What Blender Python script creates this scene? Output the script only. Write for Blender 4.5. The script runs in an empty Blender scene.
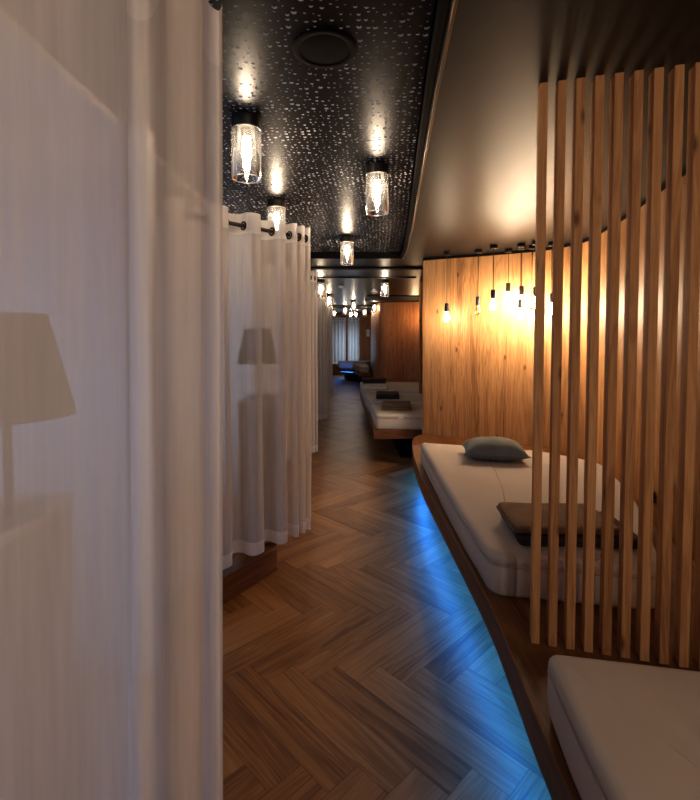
import bpy, math, random
from mathutils import Vector, noise
random.seed(7)
R = math.radians
S = bpy.context.scene
COL = S.collection
EYE = 1.5                      # camera height, metres
SOFFIT, STAR = 2.35, 2.42      # heights of the plain ceiling and of the perforated panel
PLAT = 0.42                    # top of the sleeping platforms

# ------------------------------------------------------------------ materials
def mat(name):
    m = bpy.data.materials.new(name); m.use_nodes = True
    nt = m.node_tree; nt.nodes.clear()
    out = nt.nodes.new('ShaderNodeOutputMaterial')
    return m, nt, out
def nd(nt, kind, **kw):
    n = nt.nodes.new('ShaderNode' + kind)
    for k, v in kw.items(): setattr(n, k, v)
    return n
def setin(n, **kw):
    for k, v in kw.items(): n.inputs[k.replace('_', ' ')].default_value = v
def rgba(c): return (c[0], c[1], c[2], 1.0)

def simple(name, col, rough=0.5, metal=0.0, ior=1.45, stint=(1, 1, 1), bump=0.0, bscale=200.0, var=0.0, vscale=6.0):
    m, nt, out = mat(name)
    b = nd(nt, 'BsdfPrincipled')
    setin(b, Base_Color=rgba(col), Roughness=rough, Metallic=metal, IOR=ior, Specular_Tint=rgba(stint))
    tc = nd(nt, 'TexCoord')
    if var > 0:
        n = nd(nt, 'TexNoise'); setin(n, Scale=vscale, Detail=5.0)
        nt.links.new(tc.outputs['Object'], n.inputs['Vector'])
        r = nd(nt, 'ValToRGB')
        r.color_ramp.elements[0].position = 0.3; r.color_ramp.elements[1].position = 0.7
        r.color_ramp.elements[0].color = rgba([c * (1 - var) for c in col])
        r.color_ramp.elements[1].color = rgba([min(1, c * (1 + var)) for c in col])
        nt.links.new(n.outputs['Fac'], r.inputs['Fac']); nt.links.new(r.outputs['Color'], b.inputs['Base Color'])
    if bump > 0:
        n = nd(nt, 'TexNoise'); setin(n, Scale=bscale, Detail=4.0)
        nt.links.new(tc.outputs['Object'], n.inputs['Vector'])
        bp = nd(nt, 'Bump'); setin(bp, Strength=bump, Distance=0.002)
        nt.links.new(n.outputs['Fac'], bp.inputs['Height']); nt.links.new(bp.outputs['Normal'], b.inputs['Normal'])
    nt.links.new(b.outputs[0], out.inputs[0])
    return m

def wood(name, dark, mid, light, board=0.0, rough=0.42, tone=False, rnd=False, edge=None, knots=True, gscale=1.0):
    """grain runs along U of the UV map (metres)"""
    m, nt, out = mat(name); L = nt.links.new
    b = nd(nt, 'BsdfPrincipled'); setin(b, Roughness=rough, IOR=1.45)
    uv = nd(nt, 'UVMap')
    sep = nd(nt, 'SeparateXYZ'); L(uv.outputs[0], sep.inputs[0])
    def math_(op, a, c=None, v=None):
        n = nd(nt, 'Math', operation=op)
        L(a, n.inputs[0]) if hasattr(a, 'links') else setattr(n.inputs[0], 'default_value', a)
        if c is not None: L(c, n.inputs[1])
        elif v is not None: n.inputs[1].default_value = v
        return n.outputs[0]
    boardval = None
    zoff = None
    if board > 0:
        fl = math_('FLOOR', math_('DIVIDE', sep.outputs[1], v=board))
        wn = nd(nt, 'TexWhiteNoise', noise_dimensions='1D'); L(fl, wn.inputs['W']); boardval = wn.outputs['Value']
    elif tone:
        at = nd(nt, 'Attribute', attribute_name='tone'); boardval = at.outputs['Fac']
    elif rnd:
        oi = nd(nt, 'ObjectInfo'); boardval = oi.outputs['Random']
    comb = nd(nt, 'CombineXYZ')
    L(math_('MULTIPLY', sep.outputs[0], v=0.55 * gscale), comb.inputs[0])
    L(math_('MULTIPLY', sep.outputs[1], v=9.0 * gscale), comb.inputs[1])
    if boardval is not None: L(math_('MULTIPLY', boardval, v=37.0), comb.inputs[2])
    n1 = nd(nt, 'TexNoise'); setin(n1, Scale=1.0, Detail=4.0, Roughness=0.55, Distortion=0.9); L(comb.outputs[0], n1.inputs['Vector'])
    # cathedral figure: rings of the big noise
    ring = math_('FRACT', math_('MULTIPLY', n1.outputs['Fac'], v=9.0))
    ring = math_('ABSOLUTE', math_('SUBTRACT', ring, v=0.5))
    comb2 = nd(nt, 'CombineXYZ')
    L(math_('MULTIPLY', sep.outputs[0], v=5.0 * gscale), comb2.inputs[0])
    L(math_('MULTIPLY', sep.outputs[1], v=170.0 * gscale), comb2.inputs[1])
    if boardval is not None: L(math_('MULTIPLY', boardval, v=91.0), comb2.inputs[2])
    n2 = nd(nt, 'TexNoise'); setin(n2, Scale=1.0, Detail=3.0, Roughness=0.6); L(comb2.outputs[0], n2.inputs['Vector'])
    v = math_('ADD', math_('MULTIPLY', n1.outputs['Fac'], v=0.55), math_('MULTIPLY', ring, v=0.34))
    v = math_('ADD', v, math_('MULTIPLY', n2.outputs['Fac'], v=0.38))
    if boardval is not None:
        v = math_('ADD', v, math_('MULTIPLY', math_('SUBTRACT', boardval, v=0.5), v=0.10 if board > 0 else (0.24 if tone else 0.15)))
    ramp = nd(nt, 'ValToRGB'); e = ramp.color_ramp.elements
    e[0].position = 0.34; e[0].color = rgba(dark); e[1].position = 0.86; e[1].color = rgba(light)
    k = ramp.color_ramp.elements.new(0.58); k.color = rgba(mid)
    L(v, ramp.inputs['Fac']); colour = ramp.outputs['Color']
    def darken(colour, fac, to):
        mx = nd(nt, 'MixRGB', blend_type='MIX'); L(fac, mx.inputs[0]); L(colour, mx.inputs[1]); mx.inputs[2].default_value = rgba(to)
        return mx.outputs[0]
    if knots:
        cb = nd(nt, 'CombineXYZ')
        L(math_('MULTIPLY', sep.outputs[0], v=1.2), cb.inputs[0]); L(math_('MULTIPLY', sep.outputs[1], v=2.9), cb.inputs[1])
        if boardval is not None: L(math_('MULTIPLY', boardval, v=13.0), cb.inputs[2])
        vo = nd(nt, 'TexVoronoi', voronoi_dimensions='2D'); setin(vo, Scale=1.0); L(cb.outputs[0], vo.inputs['Vector'])
        kr = nd(nt, 'MapRange'); setin(kr, From_Min=0.012, From_Max=0.045, To_Min=0.85, To_Max=0.0); L(vo.outputs['Distance'], kr.inputs['Value'])
        colour = darken(colour, kr.outputs[0], [c * 0.3 for c in dark])
    if board > 0:
        fr = math_('FRACT', math_('DIVIDE', sep.outputs[1], v=board))
        ed = math_('LESS_THAN', fr, v=0.008)
        colour = darken(colour, math_('MULTIPLY', ed, v=0.35), [c * 0.5 for c in dark])
    if edge:
        at2 = nd(nt, 'Attribute', attribute_name='edge')          # plank outline coordinate 0..1 on each axis
        se = nd(nt, 'SeparateXYZ'); L(at2.outputs['Vector'], se.inputs[0])
        def near(o, w):
            d = math_('SUBTRACT', math_('ABSOLUTE', math_('SUBTRACT', o, v=0.5)), v=0.5 - w)
            return math_('GREATER_THAN', d, v=0.0)
        ee = math_('MAXIMUM', near(se.outputs[0], edge[0]), near(se.outputs[1], edge[1]))
        colour = darken(colour, math_('MULTIPLY', ee, v=0.5), [c * 0.25 for c in dark])
    L(colour, b.inputs['Base Color'])
    bp = nd(nt, 'Bump'); setin(bp, Strength=0.25, Distance=0.001); L(n2.outputs['Fac'], bp.inputs['Height']); L(bp.outputs['Normal'], b.inputs['Normal'])
    L(b.outputs[0], out.inputs[0])
    return m

def emit(name, col, strength):
    m, nt, out = mat(name)
    e = nd(nt, 'Emission'); setin(e, Color=rgba(col), Strength=strength)
    nt.links.new(e.outputs[0], out.inputs[0]); return m

def sheer(name, col, fac, weave=True):
    m, nt, out = mat(name); L = nt.links.new
    d = nd(nt, 'BsdfDiffuse'); setin(d, Color=rgba(col))
    t = nd(nt, 'BsdfTranslucent'); setin(t, Color=rgba(col))
    mx = nd(nt, 'MixShader'); mx.inputs[0].default_value = 0.42; L(d.outputs[0], mx.inputs[1]); L(t.outputs[0], mx.inputs[2])
    tr = nd(nt, 'BsdfTransparent')
    m2 = nd(nt, 'MixShader'); m2.inputs[0].default_value = fac
    if weave:
        tc = nd(nt, 'UVMap'); mp = nd(nt, 'Mapping'); mp.inputs['Scale'].default_value = (60, 3, 1); L(tc.outputs[0], mp.inputs[0])
        n = nd(nt, 'TexNoise'); setin(n, Scale=1.0, Detail=3.0); L(mp.outputs[0], n.inputs['Vector'])
        r = nd(nt, 'MapRange'); setin(r, From_Min=0.3, From_Max=0.7, To_Min=fac - 0.06, To_Max=fac + 0.06); L(n.outputs['Fac'], r.inputs['Value'])
        L(r.outputs[0], m2.inputs[0])
    L(tr.outputs[0], m2.inputs[1]); L(mx.outputs[0], m2.inputs[2]); L(m2.outputs[0], out.inputs[0])
    return m

def glass(name, tint=(0.97, 0.97, 0.97), rough=0.02, haze=0.0):
    m, nt, out = mat(name); L = nt.links.new
    t = nd(nt, 'BsdfTransparent'); setin(t, Color=rgba(tint))
    g = nd(nt, 'BsdfGlossy'); setin(g, Color=(1, 1, 1, 1), Roughness=rough)
    f = nd(nt, 'Fresnel'); setin(f, IOR=1.5)
    mx = nd(nt, 'MixShader'); L(f.outputs[0], mx.inputs[0]); L(t.outputs[0], mx.inputs[1]); L(g.outputs[0], mx.inputs[2]); 
    if haze > 0:
        h = nd(nt, 'BsdfTranslucent'); setin(h, Color=(0.9, 0.9, 0.9, 1)); m2 = nd(nt, 'MixShader'); m2.inputs[0].default_value = haze
        L(mx.outputs[0], m2.inputs[1]); L(h.outputs[0], m2.inputs[2]); L(m2.outputs[0], out.inputs[0])
    else: L(mx.outputs[0], out.inputs[0])
    return m

M = {}
M['floor'] = wood('oak_parquet', (0.15, 0.060, 0.019), (0.315, 0.146, 0.046), (0.45, 0.23, 0.085), tone=True, rough=0.40, edge=(0.0022, 0.010), knots=False)
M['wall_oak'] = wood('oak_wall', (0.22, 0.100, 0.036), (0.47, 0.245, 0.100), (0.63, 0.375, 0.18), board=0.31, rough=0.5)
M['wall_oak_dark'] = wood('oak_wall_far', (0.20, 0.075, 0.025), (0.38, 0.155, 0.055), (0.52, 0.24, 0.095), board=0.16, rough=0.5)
M['slat'] = wood('oak_slat', (0.30, 0.145, 0.058), (0.54, 0.295, 0.135), (0.68, 0.42, 0.21), rnd=True, rough=0.72, gscale=1.4)
M['platform'] = wood('oak_platform', (0.085, 0.034, 0.012), (0.19, 0.078, 0.028), (0.28, 0.125, 0.048), rough=0.4, board=0.22)
M['mattress'] = simple('mattress_cloth', (0.56, 0.50, 0.45), 0.9, bump=0.25, bscale=350, var=0.03, vscale=3)
M['piping'] = simple('mattress_piping', (0.48, 0.42, 0.37), 0.85)
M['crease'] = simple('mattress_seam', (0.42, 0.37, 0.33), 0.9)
M['soffit'] = simple('soffit_lacquer', (0.020, 0.020, 0.020), 0.40, ior=1.30, stint=(0.75, 0.9, 1.0), bump=0.04, bscale=30)
M['bronze'] = simple('corridor_ceiling_lacquer', (0.026, 0.021, 0.018), 0.40, ior=1.34, stint=(1.0, 0.85, 0.72), bump=0.04, bscale=30)
M['star'] = simple('perforated_panel_black', (0.003, 0.003, 0.004), 0.35, ior=1.24)
M['holewall'] = simple('perforation_edge', (0.80, 0.82, 0.88), 0.6)
M['black'] = simple('black_metal', (0.012, 0.011, 0.011), 0.45)
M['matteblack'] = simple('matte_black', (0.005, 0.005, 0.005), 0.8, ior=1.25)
M['brass'] = simple('bronze_trim', (0.16, 0.115, 0.075), 0.35, metal=0.8)
M['rail'] = simple('rail_bronze', (0.05, 0.038, 0.03), 0.35, metal=0.6)
M['plaster'] = simple('plaster', (0.52, 0.52, 0.53), 0.85, bump=0.1, bscale=60, var=0.05, vscale=2)
M['dark_plaster'] = simple('dark_plaster', (0.05, 0.045, 0.042), 0.8, bump=0.1, bscale=60)
M['sheer'] = sheer('sheer_voile', (0.82, 0.77, 0.73), 0.66)
M['sheer_front'] = sheer('sheer_voile_front', (0.90, 0.86, 0.82), 0.79)
M['sheer2'] = sheer('voile_doubled', (0.84, 0.80, 0.775), 0.95)
M['glass'] = glass('clear_glass', haze=0.018)
M['glass_rim'] = glass('clear_glass_rim', haze=0.35)
M['bulb'] = emit('ceiling_bulb_light', (1.0, 0.78, 0.56), 170)
M['pbulb'] = emit('pendant_bulb_light', (1.0, 0.77, 0.53), 190)
M['amberglass'] = glass('amber_bulb_glass', (0.85, 0.62, 0.35), 0.05)
M['led'] = emit('blue_led', (0.03, 0.25, 1.0), 6)
M['cushion'] = simple('cushion_velvet', (0.20, 0.225, 0.225), 0.85, bump=0.3, bscale=120, var=0.12, vscale=9)
M['blanket'] = simple('blanket_brown', (0.22, 0.145, 0.092), 0.95, bump=0.6, bscale=150, var=0.15, vscale=14)
M['blanket_dark'] = simple('blanket_dark_brown', (0.055, 0.042, 0.036), 0.95, bump=0.6, bscale=150, var=0.15, vscale=14)
M['towel'] = simple('towel_white', (0.72, 0.67, 0.61), 0.95, bump=0.5, bscale=180)
M['lampshade'] = simple('grey_lampshade', (0.075, 0.07, 0.068), 0.9, bump=0.2, bscale=200)
M['pedestal'] = simple('pedestal_panel', (0.30, 0.245, 0.22), 0.7, var=0.05)
M['pedestal_top'] = simple('pedestal_top', (0.62, 0.62, 0.62), 0.6)
M['tag'] = simple('white_tag', (0.8, 0.8, 0.8), 0.7)
M['white_plastic'] = simple('white_plastic', (0.75, 0.73, 0.7), 0.4)
M['speaker_black'] = simple('speaker_grille', (0.003, 0.003, 0.003), 0.8, ior=1.2, bump=0.3, bscale=900)

# ------------------------------------------------------------------ object helpers
def link(name, verts, faces, m, parent=None, uv=None, smooth=False, mats=None, fmat=None):
    me = bpy.data.meshes.new(name)
    me.from_pydata([tuple(v) for v in verts], [], faces)
    if mats:
        for x in mats: me.materials.append(x)
        me.polygons.foreach_set('material_index', fmat)
    else: me.materials.append(m)
    if uv is not None:
        lay = me.uv_layers.new(name='UVMap')
        flat = []
        for f in uv:
            for c in f: flat += [c[0], c[1]]
        lay.data.foreach_set('uv', flat)
    me.polygons.foreach_set('use_smooth', [bool(smooth)] * len(me.polygons))
    me.update()
    o = bpy.data.objects.new(name, me); COL.objects.link(o)
    if parent: o.parent = parent
    return o
def sharp(o, ang=35):
    me = o.data
    me.polygons.foreach_set('use_smooth', [True] * len(me.polygons))
    try: me.set_sharp_from_angle(angle=R(ang))
    except Exception: pass
    return o
def bevel(o, w, seg=2):
    b = o.modifiers.new('bevel', 'BEVEL'); b.width = w; b.segments = seg; b.limit_method = 'ANGLE'
    return o
def thing(name, label, cat, loc=(0, 0, 0), rz=0.0, group=None):
    o = bpy.data.objects.new(name, None); COL.objects.link(o)
    o.location = loc; o.rotation_euler = (0, 0, rz); o['label'] = label; o['category'] = cat
    o.empty_display_size = 0.05
    if group: o['group'] = group
    return o
def tag(o, label, cat, group=None):
    o['label'] = label; o['category'] = cat
    if group: o['group'] = group
    return o
def struct(o):
    o['kind'] = 'structure'; return o
def dup(root, loc, rz=None, label=None):
    r = root.copy(); COL.objects.link(r); r.location = loc
    if rz is not None: r.rotation_euler = (0, 0, rz)
    if label: r['label'] = label
    for ch in list(root.children):
        c = ch.copy(); COL.objects.link(c); c.parent = r
        for g in list(ch.children):
            d = g.copy(); COL.objects.link(d); d.parent = c
    return r

def box(name, x0, x1, y0, y1, z0, z1, m, parent=None, bev=0.0, grain='z'):
    v = [(x0, y0, z0), (x1, y0, z0), (x1, y1, z0), (x0, y1, z0), (x0, y0, z1), (x1, y0, z1), (x1, y1, z1), (x0, y1, z1)]
    f = [(0, 3, 2, 1), (4, 5, 6, 7), (0, 1, 5, 4), (1, 2, 6, 5), (2, 3, 7, 6), (3, 0, 4, 7)]
    uv = []
    for fc in f:
        pts = [v[i] for i in fc]
        if grain == 'z':
            uv.append([(p[2], p[0] + p[1]) if fc not in (f[0], f[1]) else (p[0], p[1]) for p in pts])
        else:
            uv.append([(p[1], p[0] + p[2]) if grain == 'y' else (p[0], p[1] + p[2]) for p in pts])
    o = link(name, v, f, m, parent, uv)
    if bev: bevel(o, bev)
    return o
def lathe(name, prof, m, parent=None, seg=32, smooth=True, cap=True, loc=(0, 0, 0)):
    """prof: list of (radius, z)"""
    v, f = [], []
    for (r, z) in prof:
        for k in range(seg):
            a = 2 * math.pi * k / seg
            v.append((loc[0] + r * math.cos(a), loc[1] + r * math.sin(a), loc[2] + z))
    n = len(prof)
    for i in range(n - 1):
        for k in range(seg):
            a, b = i * seg + k, i * seg + (k + 1) % seg
            f.append((a, b, b + seg, a + seg))
    if cap:
        f.append(tuple(reversed(range(seg)))); f.append(tuple((n - 1) * seg + k for k in range(seg)))
    o = link(name, v, f, m, parent, smooth=smooth)
    if smooth: sharp(o, 40)
    return o
def tube(name, pts, r, m, parent=None, seg=10, closed=False):
    pts = [Vector(p) for p in pts]; v, f = [], []; n = len(pts)
    for i, p in enumerate(pts):
        if closed: t = (pts[(i + 1) % n] - pts[i - 1])
        else: t = pts[min(i + 1, n - 1)] - pts[max(i - 1, 0)]
        t.normalize()
        up = Vector((0, 0, 1)) if abs(t.z) < 0.95 else Vector((1, 0, 0))
        a = t.cross(up).normalized(); b = a.cross(t)
        for k in range(seg):
            an = 2 * math.pi * k / seg
            v.append(p + a * (r * math.cos(an)) + b * (r * math.sin(an)))
    m_ = n if closed else n - 1
    for i in range(m_):
        for k in range(seg):
            i2 = (i + 1) % n
            f.append((i * seg + k, i * seg + (k + 1) % seg, i2 * seg + (k + 1) % seg, i2 * seg + k))
    if not closed:
        f.append(tuple(reversed(range(seg)))); f.append(tuple((n - 1) * seg + k for k in range(seg)))
    o = link(name, v, f, m, parent, smooth=True); sharp(o, 50)
    return o
def spline(pts, n=12, closed=False):
    """Catmull-Rom through 2-D points"""
    P = [Vector((p[0], p[1])) for p in pts]; out = []; N = len(P)
    rng = range(N) if closed else range(N - 1)
    for i in rng:
        if closed: a, b, c, d = P[i - 1], P[i], P[(i + 1) % N], P[(i + 2) % N]
        else: a, b, c, d = P[max(i - 1, 0)], P[i], P[i + 1], P[min(i + 2, N - 1)]
        for k in range(n):
            t = k / n
            out.append(0.5 * ((2 * b) + (c - a) * t + (2 * a - 5 * b + 4 * c - d) * t * t + (3 * b - a - 3 * c + d) * t ** 3))
    if not closed: out.append(P[-1])
    return out
def round_poly(pts, rad, seg=6):
    """round every corner of a polygon; rad is one radius or one per corner"""
    out = []; N = len(pts)
    P = [Vector((p[0], p[1])) for p in pts]
    for i in range(N):
        r = rad[i] if isinstance(rad, (list, tuple)) else rad
        p = P[i]; a = (P[i - 1] - p); b = (P[(i + 1) % N] - p)
        r2 = min(r, a.length * 0.45, b.length * 0.45)
        a = p + a.normalized() * r2; b = p + b.normalized() * r2
        for k in range(seg + 1):
            t = k / seg
            out.append(a * (1 - t) ** 2 + p * (2 * t * (1 - t)) + b * t * t)
    return out
def resample(P, step, closed=True):
    out = []; N = len(P)
    for i in range(N if closed else N - 1):
        a, b = P[i], P[(i + 1) % N]
        k = max(1, int((b - a).length / step))
        for j in range(k): out.append(a.lerp(b, j / k))
    if not closed: out.append(P[-1])
    return out
def ccw(P):
    A = sum(P[i].x * P[(i + 1) % len(P)].y - P[(i + 1) % len(P)].x * P[i].y for i in range(len(P)))
    return P if A > 0 else list(reversed(P))
def prism(name, P, z0, z1, m, parent=None, bev=0.0):
    P = ccw([Vector((p[0], p[1])) for p in P]); N = len(P)
    v = [(p.x, p.y, z0) for p in P] + [(p.x, p.y, z1) for p in P]
    f = [tuple(reversed(range(N))), tuple(range(N, 2 * N))]
    uv = [[(P[i].y, P[i].x) for i in reversed(range(N))], [(p.y, p.x) for p in P]]
    s = 0.0
    for i in range(N):
        j = (i + 1) % N; d = (P[j] - P[i]).length
        f.append((i, j, N + j, N + i)); uv.append([(s, z0), (s + d, z0), (s + d, z1), (s, z1)]); s += d
    o = link(name, v, f, m, parent, uv); sharp(o, 30)
    if bev: bevel(o, bev)
    return o
def wall_strip(name, pts, z0, z1, th, m, smooth=True):
    """standing wall with thickness along a plan polyline; grain vertical, thickness to the right of the path"""
    P = [Vector((p[0], p[1])) for p in pts]; N = len(P); v = []; s = [0.0]
    for i in range(1, N): s.append(s[-1] + (P[i] - P[i - 1]).length)
    for i, p in enumerate(P):
        t = (P[min(i + 1, N - 1)] - P[max(i - 1, 0)]).normalized(); n = Vector((t.y, -t.x))
        q = p - n * th
        v += [(p.x, p.y, z0), (p.x, p.y, z1), (q.x, q.y, z0), (q.x, q.y, z1)]
    f, uv = [], []
    for i in range(N - 1):
        a, b = 4 * i, 4 * (i + 1)
        f += [(a, a + 1, b + 1, b), (a + 2, b + 2, b + 3, a + 3), (a + 1, a + 3, b + 3, b + 1), (a, b, b + 2, a + 2)]
        uv += [[(z0, s[i]), (z1, s[i]), (z1, s[i + 1]), (z0, s[i + 1])], [(z0, s[i]), (z0, s[i + 1]), (z1, s[i + 1]), (z1, s[i])],
               [(0, s[i]), (th, s[i]), (th, s[i + 1]), (0, s[i + 1])], [(0, s[i]), (0, s[i + 1]), (th, s[i + 1]), (th, s[i])]]
    e = 4 * (N - 1)
    f += [(0, 2, 3, 1), (e, e + 1, e + 3, e + 2)]
    uv += [[(z0, 0), (z0, th), (z1, th), (z1, 0)], [(z0, 0), (z1, 0), (z1, th), (z0, th)]]
    o = link(name, v, f, m, None, uv); sharp(o, 40)
    return struct(o)

# ------------------------------------------------------------------ floor: herringbone parquet
def herringbone():
    W, n = 0.14, 5
    Lp = W * n
    x0, x1, y0, y1 = -2.6, 2.3, -2.4, 20.0
    ang = R(-45 - 1); ca, sa = math.cos(ang), math.sin(ang)
    v, f, uv, tone, edge = [], [], [], [], []
    def add(u0, u1, w0, w1, along):
        cs = [(u0, w0), (u1, w0), (u1, w1), (u0, w1)]
        P = [(a * ca - b * sa, a * sa + b * ca) for a, b in cs]
        cx, cy = sum(p[0] for p in P) / 4, sum(p[1] for p in P) / 4
        if not (x0 < cx < x1 and y0 < cy < y1): return
        k = len(v); v.extend([(p[0], p[1], 0.0) for p in P]); f.append((k, k + 1, k + 2, k + 3))
        ou, ov = random.random() * 50, random.random() * 50
        if along: uv.append([(ou, ov), (ou + Lp, ov), (ou + Lp, ov + W), (ou, ov + W)]); edge.extend([(0, 0, 0), (1, 0, 0), (1, 1, 0), (0, 1, 0)])
        else: uv.append([(ou, ov), (ou, ov + W), (ou + Lp, ov + W), (ou + Lp, ov)]); edge.extend([(0, 0, 0), (0, 1, 0), (1, 1, 0), (1, 0, 0)])
        t = random.random(); tone.extend([t] * 4)
    for r in range(-220, 221):
        for k in range(-22, 23):
            u = (r + 2 * n * k); add(u * W, (u + n) * W, r * W, (r + 1) * W, True)
            lo = r - 2 * n + 1 + 2 * n * k; add(r * W, (r + 1) * W, lo * W, (lo + n) * W, False)
    o = link('floor', v, f, M['floor'], None, uv)
    a = o.data.attributes.new('tone', 'FLOAT', 'CORNER'); a.data.foreach_set('value', tone)
    e = o.data.attributes.new('edge', 'FLOAT_VECTOR', 'CORNER'); e.data.foreach_set('vector', [c for p in edge for c in p])
    return struct(o)
herringbone()
sub = box('floor_base', -2.6, 2.4, -2.4, 20.0, -0.12, -0.004, M['matteblack']); struct(sub)

# ------------------------------------------------------------------ ceilings
STAR_END = 5.2
edge_pts = [(-2.4, 0.13), (0.0, 0.20), (1.22, 0.256), (1.66, 0.29), (2.6, 0.375), (3.8, 0.487), (4.7, 0.555), (5.2, 0.575)]
def star_edge(y):
    for (a, xa), (b, xb) in zip(edge_pts, edge_pts[1:]):
        if y <= b: return xa + (xb - xa) * max(0.0, (y - a) / (b - a))
    return edge_pts[-1][1]
def perforated():
    """black panel with real holes: every cell of a grid carries one round hole with its side wall and dark bottom"""
    X0, Y0, Y1 = -1.35, 0.62, STAR_END
    nx, ny = 62, 148
    rnd = random.Random(3)
    v, f, fm = [], [], []
    ys = [Y0 + (Y1 - Y0) * j / ny for j in range(ny + 1)]
    idx = {}
    def gv(i, j):
        if (i, j) not in idx:
            y = ys[j]; idx[(i, j)] = len(v); v.append((X0 + (star_edge(y) - 0.03 - X0) * i / nx, y, STAR))
        return idx[(i, j)]
    K = 8
    for j in range(ny):
        for i in range(nx):
            c = [gv(i, j), gv(i + 1, j), gv(i + 1, j + 1), gv(i, j + 1)]
            if rnd.random() < 0.12:
                f.append(tuple(reversed(c))); fm.append(0); continue
            q = rnd.random()
            r = 0.0085 if q < 0.12 else (0.0060 if q < 0.36 else (0.0042 if q < 0.65 else 0.0028))
            p = [Vector(v[k]) for k in c]
            w = (p[1] - p[0]).length * 0.5 - r - 0.0015; h = (p[3] - p[0]).length * 0.5 - r - 0.0015
            ctr = (p[0] + p[1] + p[2] + p[3]) / 4 + Vector((rnd.uniform(-w, w), rnd.uniform(-h, h), 0))
            ring, top = [], []
            for k in range(K):
                a = -math.pi * 0.75 + 2 * math.pi * k / K
                ring.append(len(v)); v.append((ctr.x + r * math.cos(a), ctr.y + r * math.sin(a), STAR))
            for k in range(K):
                a = -math.pi * 0.75 + 2 * math.pi * k / K
                top.append(len(v)); v.append((ctr.x + r * 0.8 * math.cos(a), ctr.y + r * 0.8 * math.sin(a), STAR + r * 0.6))
            for s in range(4):
                a0, a1, a2 = ring[2 * s], ring[2 * s + 1], ring[(2 * s + 2) % K]
                f.append((c[s], a0, a1)); fm.append(0)
                f.append((c[s], a1, a2, c[(s + 1) % 4])) if False else f.append((c[s], a1, c[(s + 1) % 4])); fm.append(0)
                f.append((a1, a2, c[(s + 1) % 4])); fm.append(0)
            for k in range(K):
                k2 = (k + 1) % K
                f.append((ring[k], top[k], top[k2], ring[k2])); fm.append(1)
            f.append(tuple(reversed(top))); fm.append(2)
    # plain remainder of the panel, over the niches and behind the camera
    def quad(xa, xb, ya, yb):
        k = len(v); v.extend([(xa, ya, STAR), (xb, ya, STAR), (xb, yb, STAR), (xa, yb, STAR)]); f.append((k + 3, k + 2, k + 1, k)); fm.append(0)
    quad(-2.5, X0, -2.4, Y1)
    k = len(v); v.extend([(X0, -2.4, STAR), (star_edge(-2.4) - 0.03, -2.4, STAR), (star_edge(0.0) - 0.03, 0.0, STAR), (star_edge(Y0) - 0.03, Y0, STAR), (X0, Y0, STAR)])
    f.append((k + 4, k + 3, k + 2, k + 1, k)); fm.append(0)
    o = link('ceiling_panel', v, f, None, mats=[M['star'], M['holewall'], M['matteblack']], fmat=fm)
    return struct(o)
perforated()
struct(box('ceiling', -2.6, 2.5, -2.4, 20.0, STAR + 0.02, STAR + 0.12, M['matteblack']))
ecurve = [Vector((x, y)) for y, x in edge_pts]
prism_pts = ecurve + [Vector((2.5, 5.2)), Vector((2.5, -2.4))]
so = prism('ceiling_soffit', prism_pts, SOFFIT, STAR + 0.02, M['soffit']); struct(so)
so = box('ceiling_corridor', -2.6, 2.5, STAR_END, 20.0, SOFFIT, STAR + 0.02, M['bronze']); struct(so)
struct(box('ceiling_niche', -2.45, -0.98, -2.3, 4.1, STAR - 0.03, STAR - 0.001, M['plaster']))
# bronze edge bead along the panel, cross joints in the corridor ceiling, black bands
struct(tube('trim_1', [(x + 0.012, y, SOFFIT - 0.001) for y, x in edge_pts], 0.006, M['brass'], seg=6))
struct(wall_strip('trim_2', [(x - 0.003, y) for y, x in edge_pts], SOFFIT + 0.001, STAR, 0.02, M['matteblack']))
struct(box('trim_3', -2.5, 0.575, STAR_END - 0.012, STAR_END + 0.001, SOFFIT - 0.002, STAR, M['matteblack']))
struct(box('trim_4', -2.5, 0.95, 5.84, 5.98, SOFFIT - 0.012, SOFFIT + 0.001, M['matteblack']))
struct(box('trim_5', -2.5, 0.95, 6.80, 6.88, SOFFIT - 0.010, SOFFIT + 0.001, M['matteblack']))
struct(box('ceiling_band_1', 0.36, 2.2, 9.9, 11.2, SOFFIT - 0.015, SOFFIT + 0.001, M['matteblack']))  # flat black strip laid where a dark band crosses the ceiling
struct(box('ceiling_band_2', -0.5, 0.7, 12.9, 14.6, SOFFIT - 0.015, SOFFIT + 0.001, M['matteblack']))  # second flat black strip, for the dark band further back

# ------------------------------------------------------------------ walls
w1 = [(0.80, 5.17), (1.05, 5.03), (1.33, 4.90), (1.62, 4.74), (1.86, 4.58), (2.01, 4.36), (2.06, 4.10), (2.0, 3.70), (1.92, 3.27), (1.83, 2.93),
      (1.76, 2.65), (1.71, 2.41), (1.66, 2.05), (1.63, 1.5), (1.62, 0.4), (1.62, -2.3)]
W1 = spline(w1, 6)
wall_strip('wall_right', W1, 0.0, SOFFIT - 0.02, 0.08, M['wall_oak'])
def inset(P, d):
    out = []
    for i, p in enumerate(P):
        t = (P[min(i + 1, len(P) - 1)] - P[max(i - 1, 0)]).normalized(); out.append(p + Vector((t.y, -t.x)) * d)
    return out
struct(wall_strip('trim_8', inset(W1, 0.004), SOFFIT - 0.028, SOFFIT, 0.09, M['matteblack']))
w2 = [(0.69, 15.6), (0.665, 14.0), (0.672, 12.6), (0.70, 12.05), (0.80, 11.84), (1.1, 11.74), (1.5, 11.62), (1.85, 11.35), (2.03, 10.8), (2.05, 9.8), (2.0, 8.0), (1.9, 6.6), (1.5, 5.6), (1.0, 5.27), (0.83, 5.24)]
W2 = spline(w2, 6)
wall_strip('wall_middle', W2, 0.0, SOFFIT - 0.012, 0.05, M['wall_oak_dark'])
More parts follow.
